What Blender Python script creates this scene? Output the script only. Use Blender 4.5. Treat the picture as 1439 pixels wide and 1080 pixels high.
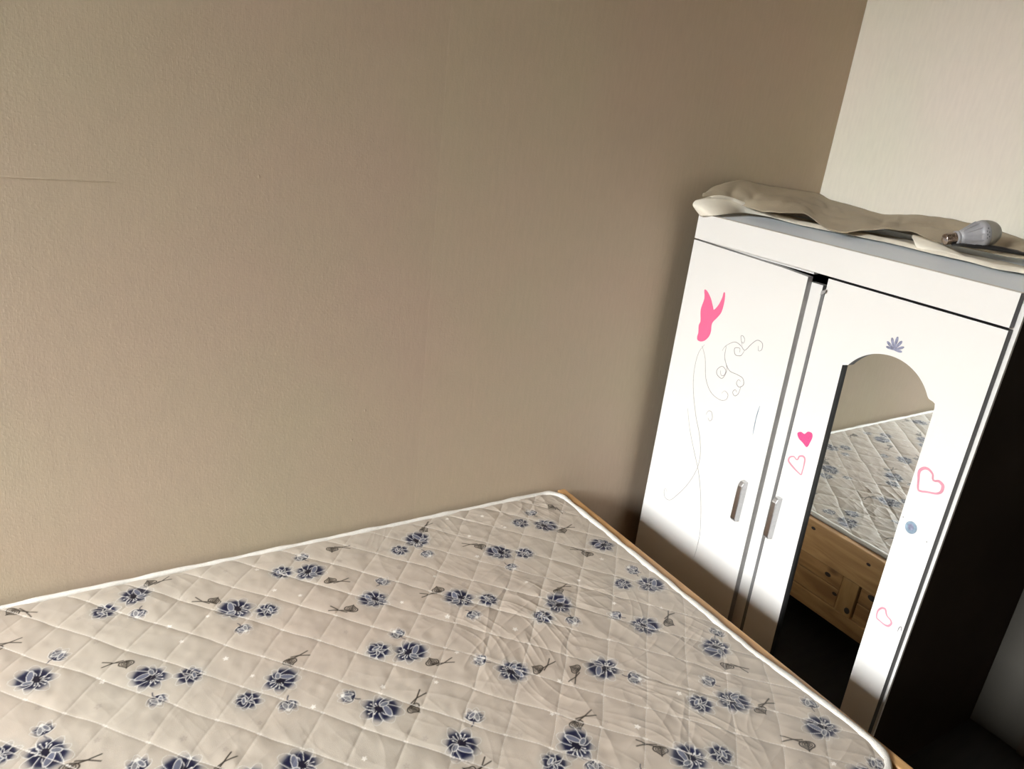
import bpy, bmesh, math, random
import numpy as np
from mathutils import Vector, Matrix
from mathutils.geometry import tessellate_polygon

for o in list(bpy.data.objects):
    bpy.data.objects.remove(o, do_unlink=True)
scene = bpy.context.scene
COL = scene.collection

# ------------------------------------------------------------------ camera
cam_data = bpy.data.cameras.new('camera')
cam_data.sensor_width = 36.0
cam_data.lens = 1062.3 / 1439.0 * 36.0
cam_data.clip_start = 0.02
cam = bpy.data.objects.new('camera', cam_data)
COL.objects.link(cam)
_r = Vector((0.8461651, -0.52156634, 0.10942198))
_u = Vector((0.0979411, 0.35402408, 0.93009381))
_f = Vector((0.52384364, 0.77629601, -0.3506456))
cam.matrix_world = Matrix(((_r.x, _u.x, -_f.x, -2.02242),
                           (_r.y, _u.y, -_f.y, -1.47935),
                           (_r.z, _u.z, -_f.z, 1.41135),
                           (0, 0, 0, 1)))
scene.camera = cam

# ------------------------------------------------------------------ world, daylight, exposure
SKY_STRENGTH = 222.0
EXPOSURE = 0.0
world = bpy.data.worlds.new('overcast_sky')
scene.world = world
world.use_nodes = True
wt = world.node_tree
wt.nodes.clear()
_out = wt.nodes.new('ShaderNodeOutputWorld')
_bg = wt.nodes.new('ShaderNodeBackground')
_tc = wt.nodes.new('ShaderNodeTexCoord')
_sep = wt.nodes.new('ShaderNodeSeparateXYZ')
_lum = wt.nodes.new('ShaderNodeMath')            # CIE overcast sky: (1 + 2 sin elevation) / 3
_lum.operation = 'MULTIPLY_ADD'
_lum.inputs[1].default_value = 2.0 / 3.0
_lum.inputs[2].default_value = 1.0 / 3.0
_gnd = wt.nodes.new('ShaderNodeMath')            # below the horizon: dull ground
_gnd.operation = 'GREATER_THAN'
_gnd.inputs[1].default_value = 0.0
_mixw = wt.nodes.new('ShaderNodeMix')
_mixw.data_type = 'RGBA'
_mixw.inputs[6].default_value = (0.10, 0.095, 0.085, 1)
_sky = wt.nodes.new('ShaderNodeVectorMath')
_sky.operation = 'SCALE'
_sky.inputs[0].default_value = (0.93, 0.97, 1.0)
wt.links.new(_tc.outputs['Generated'], _sep.inputs[0])
wt.links.new(_sep.outputs['Z'], _lum.inputs[0])
wt.links.new(_sep.outputs['Z'], _gnd.inputs[0])
wt.links.new(_lum.outputs[0], _sky.inputs['Scale'])
wt.links.new(_gnd.outputs[0], _mixw.inputs[0])
wt.links.new(_sky.outputs[0], _mixw.inputs[7])
wt.links.new(_mixw.outputs[2], _bg.inputs['Color'])
_bg.inputs['Strength'].default_value = SKY_STRENGTH
wt.links.new(_bg.outputs[0], _out.inputs['Surface'])

# the window that lights the room, in the wall facing the wardrobe
ROOM_X0, ROOM_Y0, ROOM_H = -5.5, -3.0, 3.05
WIN_Y0, WIN_Y1, WIN_Z0, WIN_Z1 = -1.60, -0.20, 1.45, 2.95
_pl = bpy.data.lights.new('window_daylight', 'AREA')
_pl.shape = 'RECTANGLE'
_pl.size = WIN_Y1 - WIN_Y0
_pl.size_y = WIN_Z1 - WIN_Z0
_pl.energy = 1.0
_pl.cycles.is_portal = True
_po = bpy.data.objects.new('window_daylight', _pl)
COL.objects.link(_po)
_po.location = (ROOM_X0 - 0.19, (WIN_Y0 + WIN_Y1) / 2, (WIN_Z0 + WIN_Z1) / 2)
_po.rotation_euler = Vector((1, 0, 0)).to_track_quat('-Z', 'Z').to_euler()

scene.view_settings.view_transform = 'Standard'
scene.view_settings.look = 'None'
scene.view_settings.gamma = 1.0
scene.view_settings.use_curve_mapping = False
scene.view_settings.exposure = EXPOSURE
scene.cycles.max_bounces = 10
scene.cycles.diffuse_bounces = 7
scene.cycles.caustics_reflective = False

# ------------------------------------------------------------------ materials
def s2l(c):
    return tuple(((v / 255.0) / 12.92 if v / 255.0 <= 0.04045 else ((v / 255.0 + 0.055) / 1.055) ** 2.4) for v in c)

def mat(name, col, rough=0.6, metal=0.0, spec=0.5, var=0.0, vscale=8.0, bump=0.0, bscale=200.0,
        stretch=(1, 1, 1), coords='Object'):
    """Principled material with procedural colour variation and fine relief."""
    m = bpy.data.materials.new(name)
    m.use_nodes = True
    nt = m.node_tree
    b = nt.nodes['Principled BSDF']
    b.inputs['Base Color'].default_value = (*col, 1)
    b.inputs['Roughness'].default_value = rough
    b.inputs['Metallic'].default_value = metal
    b.inputs['Specular IOR Level'].default_value = spec
    tc = nt.nodes.new('ShaderNodeTexCoord')
    mp = nt.nodes.new('ShaderNodeMapping')
    mp.inputs['Scale'].default_value = stretch
    nt.links.new(tc.outputs[coords], mp.inputs[0])
    if var > 0:
        n = nt.nodes.new('ShaderNodeTexNoise')
        n.inputs['Scale'].default_value = vscale
        n.inputs['Detail'].default_value = 4
        nt.links.new(mp.outputs[0], n.inputs['Vector'])
        r = nt.nodes.new('ShaderNodeValToRGB')
        r.color_ramp.elements[0].position = 0.3
        r.color_ramp.elements[1].position = 0.7
        r.color_ramp.elements[0].color = (*[c * (1 - var) for c in col], 1)
        r.color_ramp.elements[1].color = (*[min(1, c * (1 + var)) for c in col], 1)
        nt.links.new(n.outputs['Fac'], r.inputs[0])
        nt.links.new(r.outputs[0], b.inputs['Base Color'])
    if bump > 0:
        n2 = nt.nodes.new('ShaderNodeTexNoise')
        n2.inputs['Scale'].default_value = bscale
        n2.inputs['Detail'].default_value = 3
        nt.links.new(mp.outputs[0], n2.inputs['Vector'])
        bp = nt.nodes.new('ShaderNodeBump')
        bp.inputs['Strength'].default_value = 1.0
        bp.inputs['Distance'].default_value = bump
        nt.links.new(n2.outputs['Fac'], bp.inputs['Height'])
        nt.links.new(bp.outputs[0], b.inputs['Normal'])
    return m

def wallpaper(name, col, rough=0.55, relief=0.00014):
    """Woven vinyl wallpaper: vertical and horizontal threads, raised flecks, faint tint patches."""
    m = bpy.data.materials.new(name)
    m.use_nodes = True
    nt = m.node_tree
    L = nt.links
    b = nt.nodes['Principled BSDF']
    b.inputs['Roughness'].default_value = rough
    b.inputs['Specular IOR Level'].default_value = 0.35
    tc = nt.nodes.new('ShaderNodeTexCoord')
    def noise(scale, st, detail=3):
        mp = nt.nodes.new('ShaderNodeMapping')
        mp.inputs['Scale'].default_value = st
        n = nt.nodes.new('ShaderNodeTexNoise')
        n.inputs['Scale'].default_value = scale
        n.inputs['Detail'].default_value = detail
        L.new(tc.outputs['Object'], mp.inputs[0])
        L.new(mp.outputs[0], n.inputs['Vector'])
        return n
    big = noise(1.7, (1, 1, 1))
    ramp = nt.nodes.new('ShaderNodeValToRGB')
    ramp.color_ramp.elements[0].position = 0.35
    ramp.color_ramp.elements[1].position = 0.65
    ramp.color_ramp.elements[0].color = (col[0] * 1.03, col[1] * 0.985, col[2] * 1.0, 1)
    ramp.color_ramp.elements[1].color = (col[0] * 0.98, col[1] * 1.01, col[2] * 0.97, 1)
    L.new(big.outputs['Fac'], ramp.inputs[0])
    th = noise(120, (1, 1, 0.18), 2)
    mixc = nt.nodes.new('ShaderNodeMix')
    mixc.data_type = 'RGBA'
    mixc.blend_type = 'MULTIPLY'
    mixc.inputs[0].default_value = 1.0
    r2 = nt.nodes.new('ShaderNodeValToRGB')
    r2.color_ramp.elements[0].position = 0.3
    r2.color_ramp.elements[1].position = 0.7
    r2.color_ramp.elements[0].color = (0.95, 0.95, 0.95, 1)
    r2.color_ramp.elements[1].color = (1, 1, 1, 1)
    L.new(th.outputs['Fac'], r2.inputs[0])
    L.new(ramp.outputs[0], mixc.inputs[6])
    L.new(r2.outputs[0], mixc.inputs[7])
    L.new(mixc.outputs[2], b.inputs['Base Color'])
    v = noise(520, (1, 1, 0.10), 2)
    h = noise(520, (0.10, 0.10, 1), 2)
    fl = noise(190, (1, 1, 1), 2)
    a1 = nt.nodes.new('ShaderNodeMath'); a1.operation = 'ADD'
    a2 = nt.nodes.new('ShaderNodeMath'); a2.operation = 'ADD'
    p = nt.nodes.new('ShaderNodeMath'); p.operation = 'POWER'; p.inputs[1].default_value = 4.0
    L.new(v.outputs['Fac'], a1.inputs[0]); L.new(h.outputs['Fac'], a1.inputs[1])
    L.new(fl.outputs['Fac'], p.inputs[0])
    mul = nt.nodes.new('ShaderNodeMath'); mul.operation = 'MULTIPLY'; mul.inputs[1].default_value = 3.5
    L.new(p.outputs[0], mul.inputs[0])
    L.new(a1.outputs[0], a2.inputs[0]); L.new(mul.outputs[0], a2.inputs[1])
    bp = nt.nodes.new('ShaderNodeBump')
    bp.inputs['Strength'].default_value = 1.0
    bp.inputs['Distance'].default_value = relief
    L.new(a2.outputs[0], bp.inputs['Height'])
    L.new(bp.outputs[0], b.inputs['Normal'])
    return m

def pine(name, base, dark, axis):
    """Knotty pine: rings stretched along the board's length, with dark knots."""
    m = bpy.data.materials.new(name)
    m.use_nodes = True
    nt = m.node_tree
    L = nt.links
    b = nt.nodes['Principled BSDF']
    b.inputs['Roughness'].default_value = 0.45
    tc = nt.nodes.new('ShaderNodeTexCoord')
    mp = nt.nodes.new('ShaderNodeMapping')
    s = [14, 14, 14]
    s[axis] = 1.6
    mp.inputs['Scale'].default_value = s
    L.new(tc.outputs['Object'], mp.inputs[0])
    w = nt.nodes.new('ShaderNodeTexNoise')
    w.inputs['Scale'].default_value = 2.2
    w.inputs['Detail'].default_value = 6
    w.inputs['Distortion'].default_value = 1.2
    L.new(mp.outputs[0], w.inputs['Vector'])
    r = nt.nodes.new('ShaderNodeValToRGB')
    r.color_ramp.elements[0].position = 0.32
    r.color_ramp.elements[1].position = 0.68
    r.color_ramp.elements[0].color = (*dark, 1)
    r.color_ramp.elements[1].color = (*base, 1)
    L.new(w.outputs['Fac'], r.inputs[0])
    mp2 = nt.nodes.new('ShaderNodeMapping')
    s2 = [1, 1, 1]
    s2[axis] = 0.55
    mp2.inputs['Scale'].default_value = s2
    L.new(tc.outputs['Object'], mp2.inputs[0])
    vo = nt.nodes.new('ShaderNodeTexVoronoi')
    vo.inputs['Scale'].default_value = 11
    L.new(mp2.outputs[0], vo.inputs['Vector'])
    kr = nt.nodes.new('ShaderNodeValToRGB')
    kr.color_ramp.elements[0].position = 0.07
    kr.color_ramp.elements[0].color = (0.22, 0.13, 0.08, 1)
    kr.color_ramp.elements[1].position = 0.16
    kr.color_ramp.elements[1].color = (1, 1, 1, 1)
    L.new(vo.outputs['Distance'], kr.inputs[0])
    mx = nt.nodes.new('ShaderNodeMix')
    mx.data_type = 'RGBA'
    mx.blend_type = 'MULTIPLY'
    mx.inputs[0].default_value = 1.0
    L.new(r.outputs[0], mx.inputs[6])
    L.new(kr.outputs[0], mx.inputs[7])
    L.new(mx.outputs[2], b.inputs['Base Color'])
    return m

M = {}
M['wall_back'] = wallpaper('taupe_wallpaper', (0.468, 0.377, 0.277), 0.5)
M['wall_back_b'] = wallpaper('taupe_wallpaper_brightened', (0.478, 0.388, 0.283), 0.5)  # right-hand strips lightened in colour to stand in for missing light
M['wall_cream'] = wallpaper('cream_wallpaper', (0.72, 0.68, 0.59), 0.6, 0.0001)
M['wall_other'] = wallpaper('dark_taupe_wallpaper', (0.16, 0.13, 0.10), 0.6, 0.0001)  # for the unseen walls, colour darkened to cut bounce light
M['wall_shade'] = mat('grey_brown_wall_shade', (0.036, 0.031, 0.023), 0.6, var=0.06, vscale=9)  # shade beside the wardrobe, put into a dark colour
M['render'] = mat('grey_render', (0.30, 0.28, 0.25), 0.9, var=0.1, vscale=2)
M['plaster'] = mat('ceiling_paint', (0.34, 0.30, 0.25), 0.8, var=0.03, vscale=3, bump=0.0004)
M['floor'] = mat('dark_laminate', (0.022, 0.018, 0.015), 0.5, var=0.3, vscale=6, stretch=(1, 8, 1))
M['dark_door'] = mat('dark_brown_wood', (0.035, 0.022, 0.014), 0.5, var=0.3, vscale=5, stretch=(6, 6, 0.6))
M['white'] = mat('white_laminate', (0.68, 0.66, 0.625), 0.38, var=0.015, vscale=5)
M['top_white'] = mat('pale_blue_white_laminate', (0.84, 0.91, 1.0), 0.45, var=0.015, vscale=5)
M['edge_grey'] = mat('dark_grey_edge_band', (0.035, 0.034, 0.033), 0.45, var=0.1, vscale=60)
M['front_grey'] = mat('grey_plastic_profile', (0.14, 0.137, 0.133), 0.4, var=0.1, vscale=60)
M['mid_grey'] = mat('grey_edge_band', (0.32, 0.31, 0.30), 0.4, var=0.1, vscale=60)
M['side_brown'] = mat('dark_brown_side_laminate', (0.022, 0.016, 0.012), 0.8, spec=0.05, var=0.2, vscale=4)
M['inside'] = mat('shadowy_chipboard', (0.05, 0.04, 0.03), 0.8, var=0.2, vscale=30)
M['chrome'] = mat('brushed_chrome', (0.56, 0.56, 0.57), 0.29, 1.0, var=0.08, vscale=90, stretch=(1, 1, 6))
M['mirror'] = mat('mirror_silver', (0.80, 0.84, 0.84), 0.012, 1.0, var=0.03, vscale=9)
M['pink'] = mat('pink_vinyl', tuple(0.68 * v for v in s2l((255, 116, 160))), 0.4, var=0.02, vscale=40)
M['pink_glitter'] = mat('pink_glitter', tuple(0.68 * v for v in s2l((240, 90, 150))), 0.35, var=0.55, vscale=700)
M['pink_line'] = mat('pale_pink_print', tuple(0.68 * v for v in s2l((238, 160, 178))), 0.45, var=0.12, vscale=60)
M['silver_line'] = mat('silver_grey_print', (0.25, 0.235, 0.22), 0.4, var=0.25, vscale=120)
M['blue_sticker'] = mat('pale_blue_foil', tuple(0.68 * v for v in s2l((172, 196, 216))), 0.25, 0.3, var=0.3, vscale=90)
M['lilac_sticker'] = mat('lilac_grey_foil', tuple(0.68 * v for v in s2l((152, 154, 178))), 0.3, 0.1, var=0.35, vscale=200)
M['pine'] = pine('knotty_pine', (0.54, 0.315, 0.13), (0.34, 0.175, 0.065), 1)
M['pine_shaded'] = pine('knotty_pine_shaded', (0.42, 0.225, 0.085), (0.24, 0.115, 0.04), 1)  # same pine, with the foot board's shade put into the colour
M['pine_up'] = pine('knotty_pine_upright', (0.44, 0.25, 0.095), (0.30, 0.155, 0.055), 2)  # uprights darkened in colour too, for the shaded foot end
M['pine_long'] = pine('knotty_pine_rail', (0.60, 0.37, 0.17), (0.38, 0.205, 0.08), 0)
M['hole'] = mat('dark_knot', (0.02, 0.012, 0.008), 0.7, var=0.3, vscale=80)
M['piping'] = mat('white_woven_tape', (0.62, 0.585, 0.525), 0.6, var=0.05, vscale=120, bump=0.0012, bscale=420)
M['border'] = mat('beige_border_fabric', (0.55, 0.49, 0.41), 0.7, var=0.08, vscale=40, bump=0.0006, bscale=500)
M['paper'] = mat('kraft_paper', (0.36, 0.30, 0.212), 0.6, var=0.06, vscale=12, bump=0.0009, bscale=55)
M['paper_light'] = mat('cream_paper', (0.78, 0.72, 0.60), 0.6, var=0.05, vscale=12, bump=0.0009, bscale=45)
M['bulb_grey'] = mat('grey_bulb_housing', (0.30, 0.295, 0.305), 0.45, var=0.04, vscale=50)
M['bulb_dome'] = mat('milky_bulb_dome', (0.22, 0.205, 0.17), 0.35, var=0.02, vscale=30)
M['bulb_screw'] = mat('bulb_screw_metal', (0.55, 0.46, 0.42), 0.2, 1.0, var=0.2, vscale=200)
M['ink'] = mat('dark_grey_print', (0.08, 0.08, 0.09), 0.6, var=0.1, vscale=300)
M['black'] = mat('black_plastic_film', (0.008, 0.007, 0.007), 0.6, var=0.3, vscale=60)
M['frame_white'] = mat('white_window_frame', (0.8, 0.8, 0.8), 0.4, var=0.02, vscale=10)

gl = bpy.data.materials.new('window_glass')
gl.use_nodes = True
_n = gl.node_tree
_n.nodes.clear()
_o = _n.nodes.new('ShaderNodeOutputMaterial')
_t = _n.nodes.new('ShaderNodeBsdfTransparent')
_g = _n.nodes.new('ShaderNodeBsdfGlossy')
_g.inputs['Roughness'].default_value = 0.02
_m = _n.nodes.new('ShaderNodeMixShader')
_l = _n.nodes.new('ShaderNodeFresnel')
_l.inputs[0].default_value = 1.45
_n.links.new(_l.outputs[0], _m.inputs[0])
_n.links.new(_t.outputs[0], _m.inputs[1])
_n.links.new(_g.outputs[0], _m.inputs[2])
_n.links.new(_m.outputs[0], _o.inputs[0])
M['glass'] = gl

# mattress ticking: colours of the print come from the mesh's own colour attribute
mt = bpy.data.materials.new('printed_ticking')
mt.use_nodes = True
_n = mt.node_tree
_b = _n.nodes['Principled BSDF']
_a = _n.nodes.new('ShaderNodeAttribute')
_a.attribute_name = 'print'
_n.links.new(_a.outputs['Color'], _b.inputs['Base Color'])
_b.inputs['Roughness'].default_value = 0.36
_b.inputs['Specular IOR Level'].default_value = 0.42
_nz = _n.nodes.new('ShaderNodeTexNoise')
_nz.inputs['Scale'].default_value = 900
_tc2 = _n.nodes.new('ShaderNodeTexCoord')
_bp = _n.nodes.new('ShaderNodeBump')
_bp.inputs['Distance'].default_value = 0.0002
_n.links.new(_tc2.outputs['Object'], _nz.inputs['Vector'])
_n.links.new(_nz.outputs['Fac'], _bp.inputs['Height'])
_n.links.new(_bp.outputs[0], _b.inputs['Normal'])
M['ticking'] = mt

# ------------------------------------------------------------------ helpers
def link(name, me, mats, parent=None):
    o = bpy.data.objects.new(name, me)
    COL.objects.link(o)
    if not isinstance(mats, (list, tuple)):
        mats = [mats]
    for m in mats:
        me.materials.append(m)
    if parent is not None:
        o.parent = parent
        # meshes are written in room coordinates: keep them there
        o.matrix_parent_inverse = Matrix.Translation(-world_loc(parent))
    return o

def world_loc(o):
    v = Vector(o.location)
    p = o.parent
    if p is not None and o.type == 'EMPTY':
        v = v + world_loc(p)
    elif p is not None:
        v = Vector((0, 0, 0))
    return v

def thing(name, label, cat, loc=(0, 0, 0), group=None):
    o = bpy.data.objects.new(name, None)
    COL.objects.link(o)
    o.location = loc
    o.empty_display_size = 0.05
    o['label'] = label
    o['category'] = cat
    if group:
        o['group'] = group
    return o

def struct(o):
    o['kind'] = 'structure'
    return o

def mesh(name, verts, faces, mats, parent=None, smooth=False, fmat=None):
    me = bpy.data.meshes.new(name)
    me.from_pydata([tuple(v) for v in verts], [], [tuple(f) for f in faces])
    if fmat:
        me.polygons.foreach_set('material_index', fmat)
    if smooth:
        me.polygons.foreach_set('use_smooth', [True] * len(me.polygons))
    me.update()
    return link(name, me, mats, parent)

def box(name, x0, x1, y0, y1, z0, z1, mats, parent=None, bevel=0.0, fm=None):
    """Axis-aligned board. fm = material index for faces (-x,+x,-y,+y,-z,+z)."""
    bm = bmesh.new()
    v = [bm.verts.new(p) for p in [(x0, y0, z0), (x1, y0, z0), (x1, y1, z0), (x0, y1, z0),
                                    (x0, y0, z1), (x1, y0, z1), (x1, y1, z1), (x0, y1, z1)]]
    fs = [(0, 4, 7, 3), (1, 2, 6, 5), (0, 1, 5, 4), (3, 7, 6, 2), (0, 3, 2, 1), (4, 5, 6, 7)]
    for k, f in enumerate(fs):
        face = bm.faces.new([v[i] for i in f])
        if fm:
            face.material_index = fm[k]
    if bevel > 0:
        bmesh.ops.bevel(bm, geom=bm.edges[:], offset=bevel, segments=2, profile=0.5, affect='EDGES')
    bmesh.ops.recalc_face_normals(bm, faces=bm.faces[:])
    me = bpy.data.meshes.new(name)
    bm.to_mesh(me)
    bm.free()
    return link(name, me, mats, parent)

def prism_x(name, outer, holes, x0, x1, mats, parent=None, side=0, front=0, hole_side=None):
    """Flat plate in the (y,z) plane between x0 (front, facing -x) and x1, with holes."""
    loops = [outer] + list(holes)
    flat = [p for l in loops for p in l]
    tri = tessellate_polygon([[Vector((p[0], p[1], 0)) for p in l] for l in loops])
    n = len(flat)
    verts = [(x0, p[0], p[1]) for p in flat] + [(x1, p[0], p[1]) for p in flat]
    faces, fm = [], []
    for t in tri:
        faces.append(tuple(t)); fm.append(front)
        faces.append(tuple(i + n for i in reversed(t))); fm.append(front)
    s = 0
    for k, l in enumerate(loops):
        m = len(l)
        for i in range(m):
            a, b = s + i, s + (i + 1) % m
            faces.append((a, b, b + n, a + n))
            fm.append(side if (k == 0 or hole_side is None) else hole_side)
        s += m
    o = mesh(name, verts, faces, mats, parent, fmat=fm)
    bm = bmesh.new()
    bm.from_mesh(o.data)
    bmesh.ops.recalc_face_normals(bm, faces=bm.faces[:])
    bm.to_mesh(o.data)
    bm.free()
    return o

def catmull(pts, n=8, closed=False):
    P = [Vector(p) for p in pts]
    out = []
    m = len(P)
    rng = range(m) if closed else range(m - 1)
    for i in rng:
        p0 = P[(i - 1) % m] if closed or i > 0 else P[i]
        p1, p2 = P[i], P[(i + 1) % m]
        p3 = P[(i + 2) % m] if closed or i + 2 < m else p2
        for k in range(n):
            t = k / n
            out.append(0.5 * ((2 * p1) + (p2 - p0) * t + (2 * p0 - 5 * p1 + 4 * p2 - p3) * t * t
                              + (3 * p1 - p0 - 3 * p2 + p3) * t ** 3))
    if not closed:
        out.append(P[-1])
    return out

def ribbon_x(name, lines, width, x0, m, parent, closed=False, thick=0.0004):
    """Printed strokes lying on the plane x = x0 (facing -x), each a thin raised ribbon."""
    verts, faces = [], []
    for pts in lines:
        c = catmull([(p[0], p[1]) for p in pts], 6, closed)
        k = len(c)
        base = len(verts)
        for i, p in enumerate(c):
            a = c[(i - 1) % k] if closed or i > 0 else p
            b = c[(i + 1) % k] if closed or i < k - 1 else p
            d = (b - a)
            d = d.normalized() if d.length > 1e-9 else Vector((1, 0))
            q = Vector((-d.y, d.x)) * width * 0.5
            w = 1.0 if closed else min(1.0, 0.35 + 3.0 * min(i, k - 1 - i) / k)
            for s in (1, -1):
                verts.append((x0 - thick, p.x + s * q.x * w, p.y + s * q.y * w))
                verts.append((x0, p.x + s * q.x * w, p.y + s * q.y * w))
        for i in range(k if closed else k - 1):
            a, b = base + 4 * i, base + 4 * ((i + 1) % k)
            faces += [(a, b, b + 2, a + 2), (a, a + 1, b + 1, b), (a + 2, b + 2, b + 3, a + 3)]
    return mesh(name, verts, faces, m, parent)

def lathe(name, prof, origin, axis, m, parent, seg=40, smooth=True):
    """Surface of revolution: prof = [(distance along axis, radius)]."""
    ax = Vector(axis).normalized()
    e1 = ax.orthogonal().normalized()
    e2 = ax.cross(e1)
    O = Vector(origin)
    verts, faces = [], []
    for t, r in prof:
        for k in range(seg):
            a = 2 * math.pi * k / seg
            verts.append(O + ax * t + (e1 * math.cos(a) + e2 * math.sin(a)) * r)
    for i in range(len(prof) - 1):
        for k in range(seg):
            k2 = (k + 1) % seg
            faces.append((i * seg + k, i * seg + k2, (i + 1) * seg + k2, (i + 1) * seg + k))
    faces.append(tuple(reversed(range(seg))))
    faces.append(tuple((len(prof) - 1) * seg + k for k in range(seg)))
    return mesh(name, verts, faces, m, parent, smooth)

# ------------------------------------------------------------------ the room
T = 0.2
wall_back = struct(box('wall_back', ROOM_X0 - T, T, 0.0008, T, 0, ROOM_H, M['wall_back']))
_sx = [-5.5, -5.022, -4.272, -3.522, -2.772, -2.022, -1.272, -0.522, -0.0006]
for i in range(len(_sx) - 1):
    # lengths of wallpaper butted edge to edge; the seam shows at x = -1.272
    g = 0.00008
    mm = M['wall_back_b'] if _sx[i] >= -1.3 else M['wall_back']
    box('wallpaper_strip', _sx[i] + g, _sx[i + 1] - g, 0.0, 0.0007, 0, ROOM_H, mm, wall_back)
# a horizontal pasting crease and two small blisters on the wallpaper
_cr = catmull([(-2.07, 1.2075), (-2.0, 1.2065), (-1.93, 1.2062), (-1.885, 1.2055)], 6)
_v, _fc = [], []
for i, p in enumerate(_cr):
    w = 0.0016 * (1 - 0.6 * i / len(_cr))
    _v += [(p.x, 0.0, p.y + w), (p.x, -0.0011, p.y), (p.x, 0.0, p.y - w)]
for i in range(len(_cr) - 1):
    a, b = 3 * i, 3 * i + 3
    _fc += [(a, b, b + 1, a + 1), (a + 1, b + 1, b + 2, a + 2)]
mesh('paper_crease', _v, _fc, M['wall_back'], wall_back, True)

for bx, bz, rr, dd in ((-1.4139, 0.7214, 0.0030, 0.0012), (-1.6447, 1.2257, 0.0028, 0.0010), (-1.4431, 0.6518, 0.0024, 0.0009)):
    vv = [(bx, -dd, bz)] + [(bx + rr * math.cos(a * math.pi / 4), 0.0, bz + rr * 1.3 * math.sin(a * math.pi / 4)) for a in range(8)]
    mesh('blister', vv, [(0, 1 + (k + 1) % 8, 1 + k) for k in range(8)], M['wall_back'], wall_back, True)

wall_right = struct(box('wall_right', 0.0, T, -0.985, 0.0, 0, ROOM_H, M['wall_cream']))
struct(box('wall_right', 0.0, T, ROOM_Y0, -1.86, 0, ROOM_H, M['wall_cream']))
struct(box('wall_right', 0.0, T, -1.86, -0.985, 2.05, ROOM_H, M['wall_cream']))
struct(box('shade_panel', -0.004, -0.0002, -0.982, -0.001, 0.0, 0.86, M['wall_shade'], bevel=0.001))  # dark panel added over the cream wall in place of shade
door_1 = struct(box('door_1', 0.06, 0.10, -1.82, -1.025, 0.005, 2.01, M['dark_door'], bevel=0.002))
box('door_panel', 0.052, 0.06, -1.72, -1.12, 1.10, 1.88, M['dark_door'], door_1, 0.003)
box('door_panel', 0.052, 0.06, -1.72, -1.12, 0.15, 0.95, M['dark_door'], door_1, 0.003)
trim_1 = struct(box('trim_1', -0.012, 0.12, -1.025, -0.983, 0, 2.05, M['dark_door']))
struct(box('trim_2', -0.012, 0.12, -1.862, -1.82, 0, 2.05, M['dark_door']))
struct(box('trim_3', -0.012, 0.12, -1.82, -1.025, 2.012, 2.052, M['dark_door']))

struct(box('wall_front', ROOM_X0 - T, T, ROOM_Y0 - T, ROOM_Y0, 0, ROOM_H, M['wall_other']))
struct(box('ceiling', ROOM_X0 - T, T, ROOM_Y0 - T, T, ROOM_H, ROOM_H + 0.1, M['plaster']))
struct(box('floor', ROOM_X0 - T, T, ROOM_Y0 - T, T, -0.1, 0.0, M['floor']))
# wall with the window opening
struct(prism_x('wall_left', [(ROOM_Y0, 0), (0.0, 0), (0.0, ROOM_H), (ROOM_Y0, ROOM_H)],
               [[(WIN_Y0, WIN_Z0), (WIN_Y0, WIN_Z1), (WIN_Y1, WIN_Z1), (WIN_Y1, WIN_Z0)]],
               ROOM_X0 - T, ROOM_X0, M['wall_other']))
wx = ROOM_X0 - 0.10
window_1 = struct(prism_x('window_1',
    [(WIN_Y0 + .001, WIN_Z0 + .001), (WIN_Y1 - .001, WIN_Z0 + .001), (WIN_Y1 - .001, WIN_Z1 - .001), (WIN_Y0 + .001, WIN_Z1 - .001)],
    [[(WIN_Y0 + .05, WIN_Z0 + .05), (WIN_Y0 + .05, WIN_Z1 - .05), ((WIN_Y0 + WIN_Y1) / 2 - .025, WIN_Z1 - .05), ((WIN_Y0 + WIN_Y1) / 2 - .025, WIN_Z0 + .05)],
     [((WIN_Y0 + WIN_Y1) / 2 + .025, WIN_Z0 + .05), ((WIN_Y0 + WIN_Y1) / 2 + .025, WIN_Z1 - .05), (WIN_Y1 - .05, WIN_Z1 - .05), (WIN_Y1 - .05, WIN_Z0 + .05)]],
    wx - 0.03, wx + 0.03, M['frame_white']))
for a, b in ((WIN_Y0 + .045, (WIN_Y0 + WIN_Y1) / 2 - .02), ((WIN_Y0 + WIN_Y1) / 2 + .02, WIN_Y1 - .045)):
    mesh('pane', [(wx, a, WIN_Z0 + .045), (wx, b, WIN_Z0 + .045), (wx, b, WIN_Z1 - .045), (wx, a, WIN_Z1 - .045)],
         [(0, 1, 2, 3)], M['glass'], window_1)
# unseen wall added outside the window to block the low sky
struct(box('sky_blocking_wall', -18.6, -18.0, -14.0, 12.0, -0.5, 4.6, M['render']))

# ------------------------------------------------------------------ wardrobe
XF, XD, XI = -0.542, -0.524, -0.008         # door fronts, carcass front, back
YL, YR = -0.055, -0.862
wardrobe = thing('wardrobe', 'small white two-door wardrobe with arched mirror and pink stickers, dark brown side', 'wardrobe',
                 (-0.27, -0.455, 0))
W_ = wardrobe
box('side_panel', XD, XI, YL - 0.016, YL, 0.0, 1.172, [M['side_brown'], M['white']], W_, fm=(1, 0, 0, 0, 0, 0))
sp = box('side_panel', XD, XI, YR, YR + 0.016, 0.0, 1.172, [M['side_brown'], M['white']], W_, fm=(1, 0, 0, 0, 0, 0))
sp['label'] = 'dark brown side facing the room'
box('edge_strip', XD - 0.0006, XD + 0.006, YR - 0.0008, YR + 0.0005, 0.0, 1.172, M['white'], W_, 0.0002)
box('back_panel', XI - 0.006, XI, YR + 0.0165, YL - 0.0165, 0.06, 1.171, M['inside'], W_)
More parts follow.
